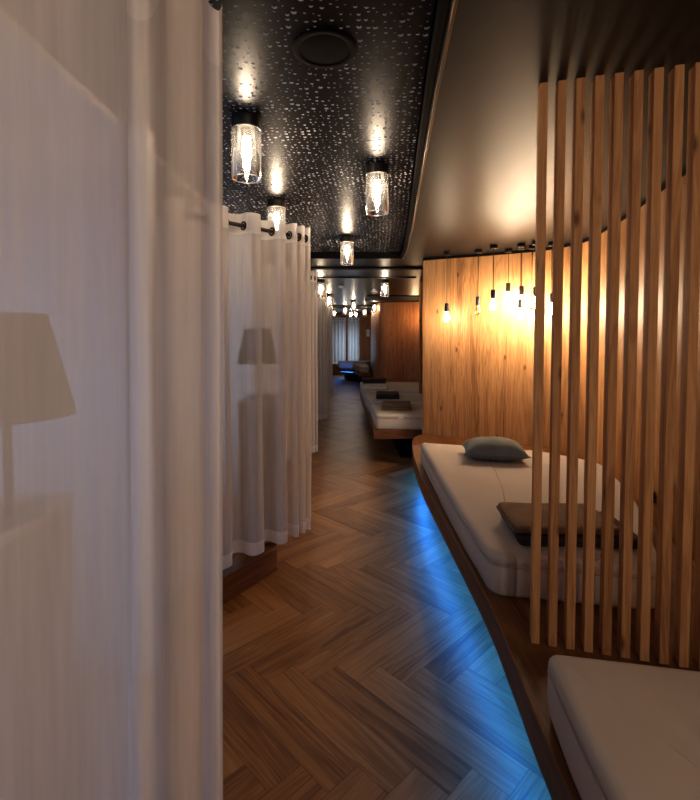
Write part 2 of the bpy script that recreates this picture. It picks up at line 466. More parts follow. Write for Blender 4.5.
struct(box('wall_far', -2.5, 2.3, 18.6, 18.72, 0, SOFFIT, M['wall_oak_dark']))
struct(box('wall_left', -2.55, -2.45, -2.4, 18.6, 0, STAR, M['plaster']))
struct(box('wall_back', -2.5, 2.4, -2.45, -2.35, 0, STAR, M['dark_plaster']))
niche_y = [0.0, 2.04, 4.10, 6.40, 8.80]            # shift of every niche along the left side
niche_x = [0.0, 0.0, -0.10, -0.11, -0.11]
for k, (dx, dy) in enumerate(zip(niche_x, niche_y)):
    o = box('wall_partition', -2.46, -0.86 + dx, 2.02 + dy - 0.0, 2.10 + dy, 0, STAR - 0.03 if k < 2 else SOFFIT, M['plaster']); struct(o)
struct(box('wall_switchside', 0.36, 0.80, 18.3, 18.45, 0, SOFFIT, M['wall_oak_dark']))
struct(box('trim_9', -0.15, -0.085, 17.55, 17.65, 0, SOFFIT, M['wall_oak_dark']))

# ------------------------------------------------------------------ sleeping platforms on the right
def platform(label, P, led_P, th=0.12, base_in=None):
    t = thing('bed_platform', label, 'platform', (0, 0, 0))
    deck = prism('deck', P, PLAT - th, PLAT, M['platform'], t, bev=0.004)
    if base_in: prism('plinth', base_in, 0.0, PLAT - th, M['matteblack'], t)
    if led_P:
        tube('led_strip', led_P, 0.006, M['led'], t, seg=6)
    return t
edge1 = spline([(0.50, -2.2), (0.50, 0.4), (0.522, 1.19), (0.545, 1.55), (0.562, 1.93), (0.553, 2.75), (0.545, 3.5), (0.575, 4.2), (0.64, 4.80), (0.72, 5.05), (0.82, 5.15)], 8)
back1 = [Vector((p.x + 0.0, p.y)) for p in W1[:-1]] + [Vector((1.6, -2.2))]
inner1 = [p + (Vector((1, 0)) * -0.012) for p in inset(W1, 0.012)]
P1 = list(edge1) + [p for p in inner1[3:] if p.y > -2.2] + [Vector((1.6, -2.2))]
led1 = [(p.x + 0.09, p.y, PLAT - 0.132) for p in edge1[::4]]
basep = [Vector((p.x + 0.30, p.y)) for p in edge1 if p.y < 4.6] + [Vector((1.55, 4.3)), Vector((1.55, -2.1))]
platform('long curved wooden sleeping platform on the right with blue light glowing under its edge', P1, led1, 0.12, basep)
edge2 = [(0.27, 5.33), (0.28, 5.8), (0.24, 7.0), (0.20, 8.6), (0.24, 10.0), (0.5, 11.2), (0.8, 11.7)]
E2 = spline(edge2, 6)
P2 = list(E2) + [Vector((1.1, 11.6)), Vector((1.6, 11.3)), Vector((1.85, 10.8)), Vector((1.9, 9.0)), Vector((1.8, 7.0)), Vector((1.55, 5.8)), Vector((1.1, 5.38))]
platform('low wooden platform carrying three white mattresses beyond the curved oak wall', P2, None, 0.10,
         [(0.62, 5.75), (0.6, 8), (0.62, 10.2), (1.0, 11.2), (1.7, 10.8), (1.7, 7), (1.4, 5.9)])
P3 = [(0.28, 13.55), (0.08, 15.3), (-0.35, 15.6), (-0.48, 17.2), (1.3, 17.4), (0.58, 15.8), (0.6, 13.55)]
platform('dark far platform with blue edge light before the end curtains', P3, [(0.30, 13.75, PLAT - 0.11), (0.12, 15.3, PLAT - 0.11), (-0.3, 15.7, PLAT - 0.11), (-0.4, 17.0, PLAT - 0.11)], 0.10)
bpy.data.objects  # (platform 3 stands on its plinth below)
prism('plinth', [(0.4, 13.9), (0.25, 15.5), (-0.1, 15.8), (-0.2, 17.0), (0.9, 17.1), (0.5, 15.8), (0.5, 13.9)], 0, PLAT - 0.1, M['matteblack'], bpy.data.objects['bed_platform.002'])

# ------------------------------------------------------------------ mattresses
def mattress(label, P, th=0.18, rad=0.07, z=PLAT, group=None, name='mattress', seam=None, tagpos=None):
    P = ccw(resample(round_poly(P, rad, 7), 0.06)); N = len(P)
    c = sum(P, Vector((0, 0))) / N
    t = thing(name, label, 'mattress', (c.x, c.y, z), 0, group)
    nrm = []
    for i in range(N):
        d = (P[(i + 1) % N] - P[i - 1]).normalized(); nrm.append(Vector((d.y, -d.x)))
    prof = [(0.02, 0.0), (0.005, 0.004), (0.0, 0.018), (-0.004, th * 0.35), (-0.003, th * 0.66), (0.002, th * 0.715), (0.003, th * 0.735), (-0.002, th * 0.76), (-0.003, th * 0.84), (0.0, th * 0.91), (0.008, th * 0.965), (0.022, th * 0.992), (0.027, th)]
    v, f = [], []
    for (ins, h) in prof:
        for i in range(N):
            q = P[i] - nrm[i] * ins - c
            wob = 0.004 * noise.noise(Vector((P[i].x * 5, P[i].y * 5, h * 9)))
            v.append((q.x + nrm[i].x * wob, q.y + nrm[i].y * wob, h))
    rings = len(prof)
    for s in (0.86, 0.7, 0.5, 0.3, 0.12):
        for i in range(N):
            q = (P[i] - nrm[i] * 0.027 - c) * s
            v.append((q.x, q.y, th + 0.004 * (1 - s) + 0.004 * noise.noise(Vector((q.x * 3 + c.x, q.y * 3 + c.y, 2.0)))))
        rings += 1
    for a in range(rings - 1):
        for i in range(N):
            j = (i + 1) % N; f.append((a * N + i, a * N + j, (a + 1) * N + j, (a + 1) * N + i))
    f.append(tuple(reversed(range(N)))); f.append(tuple((rings - 1) * N + i for i in range(N)))
    link('body', v, f, M['mattress'], t, smooth=True)
    tube('piping', [((P[i] - c).x + nrm[i].x * 0.001, (P[i] - c).y + nrm[i].y * 0.001, th * 0.725) for i in range(N)], 0.0045, M['piping'], t, seg=6, closed=True)
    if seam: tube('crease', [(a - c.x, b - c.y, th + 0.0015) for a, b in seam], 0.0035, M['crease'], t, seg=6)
    if tagpos: box('tag', tagpos[0] - c.x - 0.028, tagpos[0] - c.x + 0.028, tagpos[1] - c.y - 0.004, tagpos[1] - c.y, 0.125, 0.15, M['tag'], t)
    return t
mattress('large cream mattress behind the slat screen with a grey cushion on it',
         [(0.582, 1.91), (1.22, 1.795), (1.60, 2.60), (1.70, 2.95), (1.80, 3.32), (1.50, 3.68), (0.60, 3.97), (0.572, 2.6)],
         seam=[(1.02, 3.45), (0.96, 3.05), (0.89, 2.7), (0.83, 2.48)], rad=[0.075, 0.075, 0.2, 0.2, 0.15, 0.15, 0.05, 0.3])
mattress('cream mattress in the right foreground in front of the slat screen, cut by the frame',
         [(0.50, -0.75), (1.50, -0.75), (1.54, 1.13), (0.565, 1.317), (0.525, 1.0)], rad=[0.09, 0.09, 0.08, 0.036, 0.3])
mattress('nearest of the three far white mattresses, white tag on its end, brown blanket on top',
         [(0.295, 5.38), (1.05, 5.36), (1.45, 5.75), (1.55, 6.28), (0.285, 6.32)], rad=0.06, group=None, tagpos=(0.583, 5.373))
mattress('middle of the three far white mattresses, black folded blanket near its edge',
         [(0.285, 6.42), (1.6, 6.38), (1.72, 7.30), (0.235, 7.36)], rad=0.06)
mattress('rearmost of the three far white mattresses, rolled blanket and white towel on it',
         [(0.24, 7.62), (1.76, 7.58), (1.84, 9.0), (0.20, 9.30)], rad=0.06)
mattress('small pale mattress at the corridor end, at the right by the oak wall corner',
         [(0.30, 13.75), (0.56, 13.75), (0.56, 15.2), (0.10, 15.2)], rad=0.05)
mattress('bluish lit mattress at the corridor end below the left end curtain',
         [(-0.38, 15.75), (0.1, 15.6), (0.25, 16.3), (-0.42, 16.3)], rad=0.06)
mattress('bluish lit mattress at the corridor end, furthest one, tight before the end curtains',
         [(-0.42, 16.5), (0.5, 16.5), (0.9, 17.2), (-0.44, 17.1)], rad=0.06)

# ------------------------------------------------------------------ slat screen
def slat_screen():
    d = Vector((0.418, -0.113)).normalized(); nrm = Vector((d.y, -d.x))     # nrm points to the camera side
    t = thing('slat_screen', 'tall oak slat screen of upright bars between two mattresses, floor to ceiling', 'screen', (0.637, 1.613, PLAT))
    o0 = Vector((0.637, 1.613)); dep = 0.052
    for k in range(17):
        a = o0 + d * (0.0567 * k); w = 0.0275
        c = [a, a + d * w, a + d * w - nrm * dep, a - nrm * dep]
        if nrm.y > 0: c = [a, a + d * w, a + d * w + nrm * dep, a + nrm * dep]
        v = [(p.x - o0.x, p.y - o0.y, 0.0) for p in c] + [(p.x - o0.x, p.y - o0.y, SOFFIT - PLAT) for p in c]
        f = [(0, 3, 2, 1), (4, 5, 6, 7), (0, 1, 5, 4), (1, 2, 6, 5), (2, 3, 7, 6), (3, 0, 4, 7)]
        ou, ov = k * 3.37, k * 1.71
        uv = [[(ou, ov)] * 4, [(ou, ov)] * 4]
        for s in range(4):
            ww = w if s % 2 == 0 else dep; b = ov + s * 0.05
            uv.append([(ou, b), (ou, b + ww), (ou + 1.93, b + ww), (ou + 1.93, b)])
        bevel(link('slat', v, f, M['slat'], t, uv), 0.0018, 2)
    return t
slat_screen()
t = thing('slat_screen', 'narrow dark slat screen far back, seen end-on beside the curved oak wall', 'screen', (1.105, 7.40, PLAT))
for k in range(3):
    bevel(box('slat', -0.014 + 0.019 * k, 0.012 + 0.019 * k, 0.055 * k, 0.055 * k + 0.03, 0, SOFFIT - PLAT, M['slat'], t), 0.002)

# ------------------------------------------------------------------ curtains on the left
def path_eval(P):
    s = [0.0]
    for a, b in zip(P, P[1:]): s.append(s[-1] + (b - a).length)
    def at(q):
        q = min(max(q, 0.0), s[-1])
        for i in range(len(P) - 1):
            if q <= s[i + 1] or i == len(P) - 2:
                t = (q - s[i]) / max(1e-9, s[i + 1] - s[i]); d = (P[i + 1] - P[i]).normalized()
                return P[i].lerp(P[i + 1], t), d
    return s[-1], at
RAIL_Z = EYE + 0.62
def curtain(label, pts, z_hem, crossings, amp, cols=14, shift=(0, 0), seed=0, group=None, rail_label=None, flip=1, tail=None, plan=None, rod_cut=0.0):
    """crossings: arc-length values where the cloth crosses the rail (one eyelet each); cloth swings to alternate sides"""
    P = spline([(x + shift[0], y + shift[1]) for x, y in pts], 10)
    total, at = path_eval(P)
    c0 = P[0]
    t = thing('sheer_curtain', label, 'curtain', (c0.x, c0.y, z_hem), 0, group)
    Q = []
    for i in range(len(crossings) - 1):
        a, b = crossings[i], crossings[i + 1]
        sgn = flip * (1 if i % 2 == 0 else -1)
        A = min(amp, (b - a) * 1.1)
        for k in range(cols):
            u = k / cols
            Q.append((a + (b - a) * (u + 0.13 * math.sin(2 * math.pi * u) * -1), sgn * A * math.sin(math.pi * u) ** 0.8))
    Q.append((crossings[-1], 0.0))
    if tail: Q += tail
    eyes = crossings[1:-1]
    if plan:
        Q = [(i, 1.0) for i in range(len(plan))]; eyes = [q for q in crossings[1:-1] if q < total - 0.55]
    zt = RAIL_Z + 0.07
    H = zt - z_hem
    def pt(q, off, z):
        if plan:
            g = (z - z_hem) / H; w = plan[int(q)]
            return (w.x - c0.x + 0.018 * (g - 0.55) + 0.006 * (1 - g) * noise.noise(Vector((q * 0.05, 1.0, g * 2))), w.y - c0.y + 0.006 * (1 - g) * noise.noise(Vector((q * 0.05, 4.0, g * 2))), z - z_hem)
        p, d = at(q); n = Vector((d.y, -d.x)); over = max(0.0, q - total)
        g = (z - z_hem) / H
        k = 1.0 + 0.20 * (1 - g) * (0.6 + 0.8 * noise.noise(Vector((q * 9, seed, 0.3))))
        lat = 0.016 * (1 - g) * noise.noise(Vector((q * 6, seed + 3, g * 2.2)))
        w = p + d * (over + lat) + n * (off * k)
        return (w.x - c0.x, w.y - c0.y, z - z_hem)
    def sheet(name, zs, m, push=0.0, ease=True):
        v, f, uv = [], [], []
        s = 0.0; ss = []
        for i, (q, off) in enumerate(Q):
            if i: s += math.hypot(q - Q[i - 1][0], off - Q[i - 1][1]) if not plan else (plan[i] - plan[i - 1]).length
            ss.append(s)
        for z in zs:
            for (q, off) in Q: v.append(pt(q, off + push * (1 if off >= 0 else 1), z))
        n = len(Q)
        for r in range(len(zs) - 1):
            for i in range(n - 1):
                f.append((r * n + i, r * n + i + 1, (r + 1) * n + i + 1, (r + 1) * n + i))
                uv.append([(ss[i], zs[r]), (ss[i + 1], zs[r]), (ss[i + 1], zs[r + 1]), (ss[i], zs[r + 1])])
        return link(name, v, f, m, t, uv, smooth=True)
    hem_top, head_bot = z_hem + 0.075, zt - 0.115
    zs = [hem_top + (head_bot - hem_top) * k / 14 for k in range(15)]
    sheet('panel', zs, M['sheer_front'] if plan else M['sheer'])
    sheet('hem', [z_hem, z_hem + 0.04, hem_top], M['sheer2'])
    sheet('header_band', [head_bot, zt - 0.05, zt], M['sheer2'])
    for q in eyes:
        p, d = at(q)
        # eyelet ring: axis along the rail
        ring = []
        n = Vector((d.y, -d.x))
        for k in range(16):
            a = 2 * math.pi * k / 16
            ring.append((p.x - c0.x + n.x * 0.021 * math.cos(a), p.y - c0.y + n.y * 0.021 * math.cos(a), RAIL_Z - z_hem + 0.021 * math.sin(a)))
        tube('eyelet', ring, 0.006, M['black'], t, seg=6, closed=True)
    rl = thing('curtain_rail', rail_label, 'curtain rail', (c0.x, c0.y, RAIL_Z))
    rodp = [at(total * k / 60)[0] for k in range(61) if total * k / 60 <= total - rod_cut]
    tube('rod', [(p.x - c0.x, p.y - c0.y, 0) for p in rodp], 0.0115, M['rail'], rl, seg=10)
    for q in (total * 0.03, total * 0.55):
        p, d = at(q)
        tube('bracket', [(p.x - c0.x, p.y - c0.y, 0), (p.x - c0.x, p.y - c0.y, (STAR if p.y < STAR_END else SOFFIT) - RAIL_Z)], 0.006, M['rail'], rl, seg=8)
    return t
rail_pts = [(-1.75, 2.18), (-1.2, 2.24), (-0.80, 2.47), (-0.65, 2.62), (-0.483, 2.80), (-0.34, 2.96), (-0.272, 3.05)]
_, _at = path_eval(spline(rail_pts, 10)); TOT = _
def cr(n_wide):
    """pleats wide over the span and tight at the end"""
    tail = [0.0, 0.028, 0.056, 0.088, 0.125, 0.165, 0.22, 0.30, 0.40, 0.50, 0.615, 0.73, 0.85, 0.97, 1.09, 1.21, 1.33, 1.45, 1.57, 1.69]
    c = sorted(TOT - q for q in tail if q < TOT - 0.04)
    return c[-n_wide:] if n_wide else c
curtain('white sheer curtain with eyelets, second along the left, table lamp showing through it', rail_pts, EYE - 1.26, cr(0), 0.055, 16, (0, 0), 5,
        rail_label='bronze rod holding the second sheer curtain from the front', flip=1)
front_plan = spline([(-1.9, 0.20), (-1.6, 0.10), (-1.35, 0.26), (-1.12, 0.22), (-0.95, 0.42), (-0.80, 0.40), (-0.70, 0.56), (-0.60, 0.62), (-0.52, 0.665), (-0.44, 0.69), (-0.385, 0.715), (-0.362, 0.75), (-0.372, 0.79), (-0.40, 0.835), (-0.40, 0.875), (-0.37, 0.875), (-0.335, 0.83), (-0.305, 0.785), (-0.275, 0.775), (-0.255, 0.792), (-0.263, 0.835), (-0.285, 0.895), (-0.300, 0.955), (-0.300, 1.005), (-0.287, 1.025), (-0.274, 1.005)], 12)
curtain('large sheer curtain in the left foreground filling the left edge of view', rail_pts, EYE - 1.24, cr(0), 0.060, 20, (0.0, -2.04), 1, plan=front_plan, rod_cut=0.33,
        rail_label='bronze rod holding the foreground sheer curtain', flip=1)
curtain('third sheer curtain along the left, narrow strip beyond the lamp-lit one', rail_pts, EYE - 1.26, cr(0), 0.05, 8, (-0.10, 2.06), 9,
        rail_label='bronze rod holding the third sheer curtain from the front')
curtain('fourth sheer curtain along the left, bluish grey strip', rail_pts, EYE - 1.30, cr(0), 0.05, 8, (-0.11, 4.36), 12,
        rail_label='bronze rod holding the fourth sheer curtain from the front')
curtain('fifth and rearmost sheer curtain along the left side of the corridor', rail_pts, EYE - 1.27, cr(0), 0.05, 8, (-0.11, 6.76), 15,
        rail_label='bronze rod holding the rearmost left sheer curtain')
# straight curtains closing the end of the corridor
def straight_curtain(label, x0, x1, y, rail_label):
    n = 4 + int((x1 - x0) / 0.11)
    pts = [(x0 + (x1 - x0) * k / 6, y) for k in range(7)]
    L_ = x1 - x0
    curtain(label, pts, 0.45, [L_ * k / n for k in range(n + 1)], 0.05, 8, (0, 0), x0, rail_label=rail_label)
straight_curtain('end curtain of the corridor, left one of the pair, bluish', -0.75, -0.155, 17.6, 'rod over the left end curtain')
straight_curtain('end curtain of the corridor, right one of the pair, brighter', -0.08, 0.35, 17.6, 'rod over the right end curtain')

# ------------------------------------------------------------------ raised platforms under the left curtains
def left_platform(label, dx, dy):
    P = [(-1.6, 2.33), (-0.95, 2.40), (-0.70, 2.585), (-0.464, 2.955), (-0.60, 3.35), (-0.9, 3.9), (-2.4, 3.95), (-2.4, 2.33)]
    P = [(x + dx, y + dy) for x, y in P]
    P[-1] = (-2.4, P[-1][1]); P[-2] = (-2.4, P[-2][1])
    t = thing('niche_platform', label, 'platform', (0, 0, 0))
    prism('deck', P, 0.0, 0.15, M['platform'], t, bev=0.004)
    return t
nl = ['low wooden step under the foreground curtain', 'low wooden step showing below the hem of the second sheer curtain', 'low wooden step behind the third sheer curtain',
      'low wooden step behind the fourth sheer curtain', 'low wooden step behind the rearmost left curtain']
for k in range(5): left_platform(nl[k], (0, 0, -0.1, -0.11, -0.11)[k], (-2.04, 0, 2.06, 4.36, 6.76)[k])

# ------------------------------------------------------------------ pedestals and table lamps inside the niches
def pedestal(label, x, y, rz, w, d, h, z0=0.15):
    t = thing('pedestal', label, 'pedestal', (x, y, z0), rz)
    box('body', -w / 2, w / 2, -d / 2, d / 2, 0, h - 0.025, M['pedestal'], t, 0.004)
    box('top', -w / 2 - 0.004, w / 2 + 0.004, -d / 2 - 0.004, d / 2 + 0.004, h - 0.025, h, M['pedestal_top'], t, 0.004)
    return t
def table_lamp(label, x, y, z, s=1.0):
    t = thing('table_lamp', label, 'lamp', (x, y, z)); t.scale = (s, s, s)
    lathe('base', [(0.062, 0), (0.064, 0.006), (0.06, 0.014), (0.015, 0.02)], M['black'], t, 28)
    lathe('stem', [(0.009, 0.015), (0.008, 0.22), (0.008, 0.30)], M['black'], t, 12)
    r0, r1, za, zb = 0.122, 0.074, 0.205, 0.41
    lathe('shade', [(r0, za), (r1, zb), (r1 - 0.004, zb), (r0 - 0.004, za), (r0, za)], M['lampshade'], t, 40, cap=False)
    for k in range(3):
        a = 2 * math.pi * k / 3
        tube('spoke', [(0, 0, zb - 0.03), ((r1 + 0.002) * math.cos(a), (r1 + 0.002) * math.sin(a), zb - 0.03)], 0.002, M['black'], t, seg=5)
    return t
pedestal('square pedestal behind the foreground curtain carrying the large looking lamp', -0.895, 1.09, R(3), 0.31, 0.30, 0.93)
table_lamp('grey cone-shaded table lamp blurred behind the foreground curtain', -0.79, 1.075, 1.08, 1.15)
pedestal('square pedestal behind the second curtain, table lamp and tray on it', -0.585, 3.14, R(0), 0.27, 0.26, 0.93)
tr = thing('tray', 'flat tray under the table lamp seen through the second curtain', 'tray', (-0.585, 3.14, 1.081))
lathe('dish', [(0.09, 0), (0.115, 0.012), (0.118, 0.02), (0.111, 0.02), (0.085, 0.006)], M['pedestal'], tr, 36)
table_lamp('grey cone-shaded table lamp seen through the second sheer curtain', -0.615, 3.13, 1.09, 1.12)

# ------------------------------------------------------------------ cylinder ceiling lamps
def ceiling_lamp(label, x, y, z):
    t = thing('ceiling_lamp', label, 'ceiling lamp', (x, y, z), 0, 'glass cylinder ceiling lamps')
    r = 0.062
    lathe('mount', [(r - 0.002, 0.0), (r, -0.002), (r, -0.045), (r - 0.003, -0.049), (0.02, -0.049)], M['black'], t, 36)
    lathe('socket', [(0.022, -0.049), (0.022, -0.076), (0.018, -0.080)], M['black'], t, 20)
    lathe('glass_shade', [(r - 0.001, -0.049), (r + 0.001, -0.25), (r - 0.001, -0.255), (r - 0.005, -0.25), (r - 0.005, -0.049)], M['glass'], t, 48, cap=False)
    for zz in (-0.053, -0.252):
        tube('glass_rim', [((r - 0.002) * math.cos(2 * math.pi * k / 40), (r - 0.002) * math.sin(2 * math.pi * k / 40), zz) for k in range(40)], 0.0022, M['glass_rim'], t, seg=6, closed=True)
    lathe('bulb', [(0.012, -0.080), (0.016, -0.092), (0.0195, -0.112), (0.0195, -0.137), (0.013, -0.168), (0.006, -0.190), (0.002, -0.194)], M['bulb'], t, 14)
    return t
k_ = 0.92 / 0.90
near_l = [(-0.429, 1.98), (0.144, 2.525), (-0.489, 3.167), (-0.027, 4.317)]
labs = ['glass cylinder ceiling lamp nearest to the viewer, on the left of the perforated ceiling',
        'glass cylinder ceiling lamp on the right side of the perforated ceiling, near its edge',
        'glass cylinder ceiling lamp half hidden by the top of the second curtain',
        'glass cylinder ceiling lamp at the far end of the perforated ceiling']
L0 = None
for (x, y), lb in zip(near_l, labs):
    if L0 is None: L0 = ceiling_lamp(lb, x * k_, y * k_, STAR)
    else: dup(L0, (x * k_, y * k_, STAR), None, lb)
far_l = [(-0.445, 7.16, 'far glass ceiling lamp above the fourth curtain, first of the left row'), (-0.425, 9.55, 'far glass ceiling lamp above the rearmost left curtain'),
         (0.530, 7.16, 'far glass ceiling lamp over the three mattresses, before the darker oak wall'), (0.083, 11.1, 'far glass ceiling lamp in mid corridor, past the smoke detector'),
         (-0.14, 13.3, 'small far ceiling lamp left of the middle, over the corridor end'), (-0.50, 14.8, 'small far ceiling lamp before the left end curtain'),
         (0.62, 12.0, 'small far ceiling lamp at the corner of the darker oak wall'), (0.02, 15.6, 'small far ceiling lamp before the right end curtain, left one of two'),
         (0.20, 15.6, 'small far ceiling lamp before the right end curtain, right one of two'), (0.44, 14.2, 'small far ceiling lamp in front of the end wall with the switch')]
for x, y, lb in far_l: dup(L0, (x, y, SOFFIT), None, lb)

# ------------------------------------------------------------------ pendants
def pendant(label, x, y, yt, yb, lit=True):
    y *= 0.985; x *= 0.985
    zt = EYE + (336 - yt) * y / 470.0; zb = zt - 0.085
    t = thing('pendant_lamp', label, 'pendant lamp', (x, y, SOFFIT), 0, 'bare bulb pendants by the curved oak wall')
    lathe('canopy', [(0.0335, 0), (0.035, -0.003), (0.035, -0.032), (0.030, -0.036), (0.006, -0.037)], M['black'], t, 24)
    tube('cord', [(0, 0, -0.03), (0, 0, zt - SOFFIT + 0.005)], 0.0035, M['black'], t, seg=8)
    h = zt - SOFFIT
    lathe('socket', [(0.006, h + 0.006), (0.022, h), (0.0225, h - 0.082), (0.019, h - 0.085)], M['black'], t, 20)
    b = h - 0.085
    prof = [(0.013, b), (0.015, b - 0.02), (0.026, b - 0.045), (0.030, b - 0.065), (0.026, b - 0.086), (0.014, b - 0.099), (0.003, b - 0.103)]
    o = lathe('bulb', prof, M['pbulb'] if lit else M['amberglass'], t, 16)
    if not lit: tube('filament', [(0, 0, b), (0.004, 0, b - 0.04), (-0.004, 0, b - 0.06), (0, 0, b - 0.08)], 0.002, emit('dim_filament', (1, 0.5, 0.15), 12), t, seg=6)
    return t
pd = [(1.0, 4.87, 303.5, 0, 'bare bulb pendant set apart, leftmost on the curved oak wall', True),
      (1.285, 4.74, 297, 0, 'pendant with a dim amber bulb, second from the left on the oak wall', False),
      (1.365, 4.5, 290, 0, 'lit bare bulb pendant, third from the left on the oak wall', True),
      (1.575, 4.70, 283.5, 0, 'lit pendant hanging on the shortest cord of the cluster', True),
      (1.645, 4.53, 286.5, 0, 'lit pendant fifth from the left, its socket above another socket', True),
      (1.60, 4.43, 299.5, 0, 'lit pendant hanging low directly under another socket', True),
      (1.74, 4.52, 302, 0, 'lowest lit pendant, just left of the first slat of the screen', True),
      (1.69, 4.30, 287.5, 0, 'lit pendant half hidden by the first slat of the screen', True),
      (1.86, 4.36, 294, 0, 'pendant seen between the first and second slat of the screen', True)]
for x, y, yt, yb, lb, lit in pd: pendant(lb, x, y, yt, yb, lit)

# ------------------------------------------------------------------ ceiling speaker, detector, sockets, switch
t = thing('ceiling_speaker', 'round black loudspeaker set in the perforated ceiling', 'speaker', (-0.081, 1.545, STAR))
lathe('rim', [(0.104, 0.0), (0.104, -0.003), (0.100, -0.005), (0.084, -0.005), (0.080, -0.003), (0.080, 0.0)], M['matteblack'], t, 56, cap=False)
lathe('grille', [(0.080, -0.003), (0.06, -0.005), (0.03, -0.006), (0.004, -0.006)], M['speaker_black'], t, 56)
t = thing('smoke_detector', 'small white round smoke detector on the dark corridor ceiling', 'smoke detector', (-0.146, 8.02, SOFFIT))
lathe('housing', [(0.05, 0), (0.052, -0.012), (0.045, -0.03), (0.02, -0.042)], M['white_plastic'], t, 28)
for (x, y, z, rz, lb) in [(1.760, 2.70, 0.57, 75, 'black wall socket low on the oak wall, just above the mattress edge'), (1.728, 2.50, 0.69, 78, 'black wall socket on the oak wall nearer to the slat screen')]:
    t = thing('wall_socket', lb, 'socket', (x - 0.005, y, z), R(rz - 90))
    box('plate', -0.008, 0.008, -0.028, 0.028, -0.032, 0.032, M['black'], t, 0.003)
    lathe('insert', [(0.016, 0), (0.016, 0.004)], M['matteblack'], t, 20, loc=(0, 0, 0))
t = thing('light_switch', 'white switch plate on the dark wood wall at the corridor end', 'switch', (0.70, 18.29, 1.62))
box('plate', -0.06, 0.06, -0.008, 0.008, -0.14, 0.14, M['white_plastic'], t, 0.004)
box('rocker', -0.035, 0.035, -0.014, -0.008, -0.06, 0.06, M['white_plastic'], t, 0.002)

# ------------------------------------------------------------------ cushion, blankets, towel
def cushion(label, x, y, z, rz, w, d, h):
    t = thing('cushion', label, 'cushion', (x, y, z), rz)
    n = 22; v, f = [], []
    def hgt(a, b): return max(0.0, (1 - abs(a) ** 2.6)) ** 0.55 * max(0.0, (1 - abs(b) ** 2.6)) ** 0.55
    def pin(a, b):                        # corners drawn out, sides drawn in
        return (a * w / 2 * (1 - 0.09 * (1 - b * b) * abs(a) ** 3), b * d / 2 * (1 - 0.09 * (1 - a * a) * abs(b) ** 3))
    for s in (1, -1):
        for i in range(n + 1):
            for j in range(n + 1):
                a, b = -1 + 2 * i / n, -1 + 2 * j / n; px, py = pin(a, b)
                k = hgt(a, b); wr = 0.010 * noise.noise(Vector((a * 2.3, b * 2.3, s * 4.0))) * k
                zz = h * (0.36 + (0.64 * k + wr * 3) if s > 0 else 0.36 * (1 - min(1, k * 1.15)))
                v.append((px, py, zz))
    o2 = (n + 1) ** 2
    for s in range(2):
        for i in range(n):
            for j in range(n):
                a = s * o2 + i * (n + 1) + j; q = (a, a + n + 1, a + n + 2, a + 1)
                f.append(q if s == 0 else tuple(reversed(q)))
    link('cover', v, f, M['cushion'], t, smooth=True)
    per = []
    for k in range(n): per.append(pin(-1 + 2 * k / n, -1))
    for k in range(n): per.append(pin(1, -1 + 2 * k / n))
    for k in range(n): per.append(pin(1 - 2 * k / n, 1))
    for k in range(n): per.append(pin(-1, 1 - 2 * k / n))
    tube('piping', [(a, b, h * 0.36) for a, b in per], 0.004, M['cushion'], t, seg=6, closed=True)
    return t
cushion('grey-green velvet scatter cushion lying at the head of the large mattress', 1.06, 3.43, PLAT + 0.186, R(-10), 0.45, 0.34, 0.145)
def folded(label, x, y, z, rz, w, d, th, layers, m, name='folded_blanket', cat='blanket', seed=0):
    """one cloth folded in layers: each layer a soft slab, joined by the round fold along its front edge"""
    t = thing(name, label, cat, (x, y, z), rz)
    h = th / layers
    # section in (y,z): serpentine closed band
    sec = []
    for k in range(layers):
        z0 = k * h
        ys = [-d / 2, d / 2] if k % 2 == 0 else [d / 2, -d / 2]
    v, f = [], []
    nx, ny = 10, 10
    for k in range(layers):
        z0, z1 = k * h + 0.0006, (k + 1) * h - 0.0006
        sx = 1 - 0.02 * ((k * 37 + seed) % 3) ; oy = 0.006 * (((k * 53 + seed) % 5) - 2)
        prof = [(0.0, 0.5)]
        base = len(v)
        ring = []
        outline = resample(round_poly([(-w / 2 * sx, -d / 2 + oy), (w / 2 * sx, -d / 2 + oy), (w / 2 * sx, d / 2 + oy), (-w / 2 * sx, d / 2 + oy)], 0.025, 5), 0.035)
        N = len(outline)
        lv = [(h * 0.35, z0), (h * 0.1, z0 + h * 0.15), (0.0, z0 + h * 0.45), (h * 0.08, z1 - h * 0.18), (h * 0.35, z1)]
        for ins, zz in lv:
            for p in outline:
                q = p * (1 - ins / p.length) + p.normalized() * (0.006 * noise.noise(Vector((p.x * 14, p.y * 14, k + seed))))
                v.append((q.x, q.y, zz + (0.004 * noise.noise(Vector((p.x * 6, p.y * 6, seed + 0.5))) if k or zz > z0 + h * 0.3 else 0.0)))
        for s in (0.8, 0.5, 0.2):
            for p in outline:
                q = p * s; v.append((q.x, q.y, z1 + 0.004 * noise.noise(Vector((q.x * 7, q.y * 7, seed + k)))))
        R_ = len(lv) + 3
        for a in range(R_ - 1):
            for i in range(N):
                j = (i + 1) % N; f.append((base + a * N + i, base + a * N + j, base + (a + 1) * N + j, base + (a + 1) * N + i))
        f.append(tuple(base + i for i in reversed(range(N)))); f.append(tuple(base + (R_ - 1) * N + i for i in range(N)))
    link('cloth', v, f, m, t, smooth=True)
    return t
ZM = PLAT + 0.183
folded('dark brown folded blanket lying under a lighter one on the large mattress', 0.985, 2.12, ZM, R(-4), 0.52, 0.33, 0.045, 2, M['blanket_dark'], seed=2)
folded('grey-brown folded blanket, top one of the pair on the large mattress', 0.935, 2.115, ZM + 0.049, R(-3), 0.46, 0.31, 0.034, 2, M['blanket'], seed=4)
